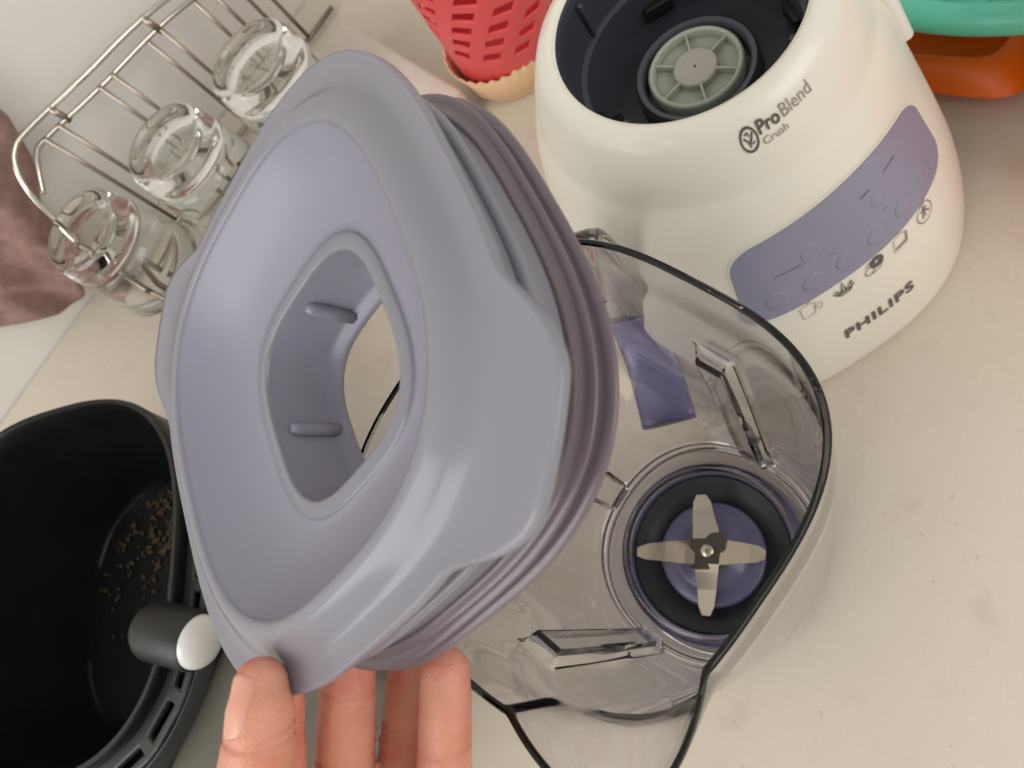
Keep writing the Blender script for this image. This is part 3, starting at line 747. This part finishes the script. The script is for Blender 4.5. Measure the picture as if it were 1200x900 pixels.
# slotted rim on the handle side: a curved ledge with real slots
ledge = bmesh.new()
NA = 66; rws = (0.0900, 0.0962, 0.1000, 0.1038)
ZL = 0.1120
a0, a1 = math.radians(-128), math.radians(-12)
grid = []
def slot_u(k):
    """uneven spacing: slot, bridge, slot ..."""
    per = 9
    cell = k // 2; t = cell * 1.0 + (0.72 if k % 2 else 0.0)
    return t / per
for i in range(19):
    a = a0 + (a1 - a0) * min(1.0, slot_u(i))
    grid.append([ledge.verts.new(Vector((math.cos(a) * se(a + PI / 4, r, 2.7), math.sin(a) * se(a + PI / 4, r, 2.7), ZL))) for r in rws])
for i in range(18):
    for j in range(3):
        if j == 1 and i % 2 == 0: continue
        ledge.faces.new((grid[i][j], grid[i + 1][j], grid[i + 1][j + 1], grid[i][j + 1]))
bmesh.ops.subdivide_edges(ledge, edges=[e for e in ledge.edges if abs((e.verts[0].co.xy.length) - (e.verts[1].co.xy.length)) < 0.0028 and e.calc_length() > 0.004], cuts=4)
for v in ledge.verts:
    a = math.atan2(v.co.y, v.co.x)
lo = link('slotted_ledge', fixn(ledge), M_DGREY, fry, False)
sd = lo.modifiers.new('thick', 'SOLIDIFY'); sd.thickness = 0.004; sd.offset = -1
bv = lo.modifiers.new('soft', 'BEVEL'); bv.width = 0.0012; bv.segments = 2; bv.limit_method = 'ANGLE'
# outer skirt below the ledge and the drawer's front
sk = []
for r, z in ((0.1040, 0.1105), (0.1046, 0.1112), (0.1052, 0.1105), (0.1040, 0.070)):
    sk.append([Vector((math.cos(a) * se(a + PI / 4, r, 2.7), math.sin(a) * se(a + PI / 4, r, 2.7), z)) for a in [a0 + (a1 - a0) * k / 80 for k in range(81)]])
fl_ = []
for r, z in ((0.0885, 0.1045), (0.1042, 0.1045)):
    fl_.append([Vector((math.cos(a) * se(a + PI / 4, r, 2.7), math.sin(a) * se(a + PI / 4, r, 2.7), z)) for a in [a0 + (a1 - a0) * k / 80 for k in range(81)]])
link('slot_dark_backing', fixn(loft(fl_, closed=False)), M_BLACK, fry)  # black sheet added under the slots so they read as dark gaps
link('ledge_skirt', fixn(loft(sk, closed=False)), M_DGREY, fry)
fd = Vector((math.cos(FDIR), math.sin(FDIR), 0))
b = box(0.096, 0.130, 0.030, (0, 0, 0), 0.008, 3)
bmesh.ops.transform(b, matrix=Matrix.Translation(Vector((-0.196, 0.166, 0.087)) - FC) @ Matrix.Rotation(math.radians(-74), 4, 'Z'), verts=b.verts)
sharp(link('drawer_front', b, M_OLIVE, fry), 50)
# knob boss with the white end
p0 = at(178, 738, 0.362) - FC; p1 = at(232, 752, 0.352) - FC
dk = (p1 - p0).normalized()
b = tube([p0 - dk * 0.004, p0 - dk * 0.003, p0, p0 + dk * 0.002, p1 - dk * 0.002, p1], [0.0080, 0.0102, 0.0122, 0.0130, 0.0130, 0.0125], 40)
M_KNOB = mat('black_knob_plastic', rgb(30, 32, 31), 0.45)
kb = sharp(link('release_knob', fixn(b), M_KNOB, fry), 50)
b = bmesh.new(); bmesh.ops.create_uvsphere(b, u_segments=32, v_segments=20, radius=1)
yk = Vector((0, 0, 1)).cross(dk).normalized(); zk = dk.cross(yk)
M4 = Matrix(((dk.x, yk.x, zk.x, p1.x), (dk.y, yk.y, zk.y, p1.y), (dk.z, yk.z, zk.z, p1.z), (0, 0, 0, 1)))
bmesh.ops.transform(b, matrix=M4 @ Matrix.Diagonal((0.0080, 0.0116, 0.0122, 1)), verts=b.verts)
link('release_button', b, M_EGG, kb)
# floor plate and crumbs
sharp(link('crisper_plate', fixn(loft([fr_ring(0.0770, 2.7, 0.0152), fr_ring(0.0768, 2.7, 0.0190), fr_ring(0.0750, 2.7, 0.0200), fr_ring(0.0660, 2.7, 0.0192), fr_ring(0.002, 2.7, 0.0192)])), M_BLACK, fry), 40)
cb = bmesh.new()
for k in range(420):
    a = random.gauss(0.75, 0.75); r = 0.074 * math.sqrt(random.random())
    s_ = random.uniform(0.0004, 0.0016) * (1 if random.random() < .9 else 1.7)
    M4 = Matrix.Translation((r * math.cos(a), r * math.sin(a), 0.0195 + s_ * .5)) @ Matrix.Rotation(random.uniform(0, 6), 4, 'Z') @ Matrix.Diagonal((s_ * random.uniform(1, 2.4), s_, s_ * .6, 1))
    bmesh.ops.create_icosphere(cb, subdivisions=1, radius=1, matrix=M4)
link('crumbs', cb, M_CRUMB, fry, False, 'stuff')

# ------------------------------------------------------------------ red basket in its peach holder
PC = Vector((0.170, 0.378, 0.0))
peach = tag(link('bowl', fixn(lathe([(0.001, 0.0), (0.0275, 0.0), (0.0300, 0.002), (0.0335, 0.014), (0.0372, 0.030)], 96)), M_PEACH), 'small peach plastic bowl with a scalloped edge under the coral red basket', 'bowl')
red_tilt = Matrix.Rotation(math.radians(14), 3, Vector((0.75, 0.62, 0.0)))
me = peach.data
bm = bmesh.new()
bpr = [(0.001, 0.0), (0.0275, 0.0), (0.0302, 0.0015), (0.0312, 0.004), (0.0322, 0.0075), (0.0338, 0.0090), (0.0350, 0.018), (0.0372, 0.0300), (0.0366, 0.0303), (0.0355, 0.0290), (0.0330, 0.012), (0.0300, 0.004), (0.001, 0.004)]
rr = []
for i, (r, z) in enumerate(bpr):
    wv = 1.0 if i in (7, 8) else (0.6 if i in (6, 9) else 0.0)
    rr.append([Vector((r * math.cos(2 * PI * j / 240), r * math.sin(2 * PI * j / 240), z + wv * 0.0012 * math.cos(30 * 2 * PI * j / 240))) for j in range(240)])
bm = fixn(loft(rr)); bm.to_mesh(me); bm.free()
me.polygons.foreach_set('use_smooth', [True] * len(me.polygons)); peach.location = PC
red = thing('basket', PC, 'coral red perforated plastic basket standing in the peach bowl', 'basket')
red.rotation_euler = red_tilt.to_euler(); red.location = PC + Vector((-0.001, 0.001, 0.0125))
rb = bmesh.new()
NB = 13; RZ0, RZ1 = 0.004, 0.150
zz = [RZ0, 0.026, 0.0355]
while zz[-1] < RZ1 - 0.02: zz += [zz[-1] + 0.0076, zz[-1] + 0.0076 + 0.0058]
zz += [RZ1]
def red_r(z): return 0.0322 + (z - RZ0) * 0.19
gv = []
for i, z in enumerate(zz):
    row = []
    for j in range(NB):
        for t in (0.0, 0.55):
            a = 2 * PI * (j + t) / NB + z * 8.0
            r = red_r(z); row.append(rb.verts.new((r * math.cos(a), r * math.sin(a), z)))
    gv.append(row)
n2 = 2 * NB
for i in range(len(zz) - 1):
    for j in range(n2):
        if i >= 2 and i % 2 == 0 and j % 2 == 0 and i < len(zz) - 2: continue
        rb.faces.new((gv[i][j], gv[i][(j + 1) % n2], gv[i + 1][(j + 1) % n2], gv[i + 1][j]))
rb.faces.new(list(reversed(gv[0])))
ro = link('basket_wall', fixn(rb), M_RED, red)
sd = ro.modifiers.new('thick', 'SOLIDIFY'); sd.thickness = 0.0018; sd.offset = -1
bv = ro.modifiers.new('soft', 'BEVEL'); bv.width = 0.0005; bv.segments = 2; bv.limit_method = 'ANGLE'; bv.angle_limit = math.radians(50)
link('basket_rim', fixn(tube([(red_r(RZ1) * math.cos(2 * PI * k / 60), red_r(RZ1) * math.sin(2 * PI * k / 60), RZ1) for k in range(60)], 0.0030, 10, True)), M_RED, red)

# ------------------------------------------------------------------ turquoise colander on an orange tray
TC = Vector((0.377, 0.167, 0.0))
colander = thing('colander', TC + Vector((0, 0, 0.012)), 'round turquoise plastic colander with a thick rolled rim, standing in the orange tray', 'colander')
link('rim', fixn(tube([(0.140 * math.cos(2 * PI * k / 120), 0.140 * math.sin(2 * PI * k / 120), 0.045) for k in range(120)], 0.0068, 16, True)), M_TURQ, colander)
rb = bmesh.new(); NB = 40
zz = [(0.0850, 0.001), (0.0900, 0.002), (0.1010, 0.008)]
k = 0
while zz[-1][1] < 0.036: zz.append((zz[-1][0] + 0.0045, zz[-1][1] + 0.0045))
zz.append((0.1385, 0.044))
gv = []
for r, z in zz:
    gv.append([rb.verts.new((r * math.cos(2 * PI * (j // 2 + (0.6 if j % 2 else 0)) / NB), r * math.sin(2 * PI * (j // 2 + (0.6 if j % 2 else 0)) / NB), z)) for j in range(2 * NB)])
for i in range(len(zz) - 1):
    for j in range(2 * NB):
        if 2 <= i < len(zz) - 2 and i % 2 == 1 and j % 2 == 0: continue
        rb.faces.new((gv[i][j], gv[i][(j + 1) % (2 * NB)], gv[i + 1][(j + 1) % (2 * NB)], gv[i + 1][j]))
rb.faces.new(list(reversed(gv[0])))
co = link('colander_wall', fixn(rb), M_TURQ, colander)
sd = co.modifiers.new('thick', 'SOLIDIFY'); sd.thickness = 0.0018
TR = Vector((0.341, 0.215, 0.0))
def tray_ring(hx, hy, z, n=14):
    return [Vector((hx * math.copysign(abs(math.cos(t)) ** (2 / n), math.cos(t)), hy * math.copysign(abs(math.sin(t)) ** (2 / n), math.sin(t)), z)) for t in [2 * PI * k / 160 for k in range(160)]]
tr = [tray_ring(0.101, 0.071, 0.0), tray_ring(0.1085, 0.0785, 0.002), tray_ring(0.1110, 0.0810, 0.0095), tray_ring(0.1205, 0.0905, 0.0085), tray_ring(0.1216, 0.0916, 0.0092), tray_ring(0.1212, 0.0912, 0.0106), tray_ring(0.1100, 0.0800, 0.0190), tray_ring(0.1080, 0.0780, 0.0192), tray_ring(0.1060, 0.0760, 0.0178), tray_ring(0.1030, 0.0730, 0.0050), tray_ring(0.0980, 0.0680, 0.0036)]
bm = fixn(loft(tr, cap0=True, cap1=True))
bmesh.ops.rotate(bm, cent=(0, 0, 0), matrix=Matrix.Rotation(math.radians(14), 3, 'Z'), verts=bm.verts)
to = sharp(link('tray', bm, M_ORANGE), 50); to.location = TR
tag(to, 'rectangular orange plastic tray under the turquoise colander', 'tray')
# low white box
b = box(0.024, 0.115, 0.030, (0, 0, 0.0155), 0.004, 3)
bx = sharp(link('container', b, M_BOX), 50); bx.location = (0.120, 0.432, 0); bx.rotation_euler.z = math.radians(-3)
tag(bx, 'low off-white plastic box lying between the rack and the red basket', 'box')

# orange tub out of view, added to tint and shade the counter
bounce_tub = fixn(lathe([(0.001, 0.0), (0.054, 0.0), (0.058, 0.003), (0.061, 0.098), (0.065, 0.100), (0.065, 0.104), (0.059, 0.104), (0.056, 0.006), (0.001, 0.005)], 80))
tb = sharp(link('bounce_tub', bounce_tub, M_ORANGE), 50); tb.location = (0.279, 0.030, 0.0)
tag(tb, 'tall round orange plastic tub standing at the tray\'s near end', 'bounce_tub')
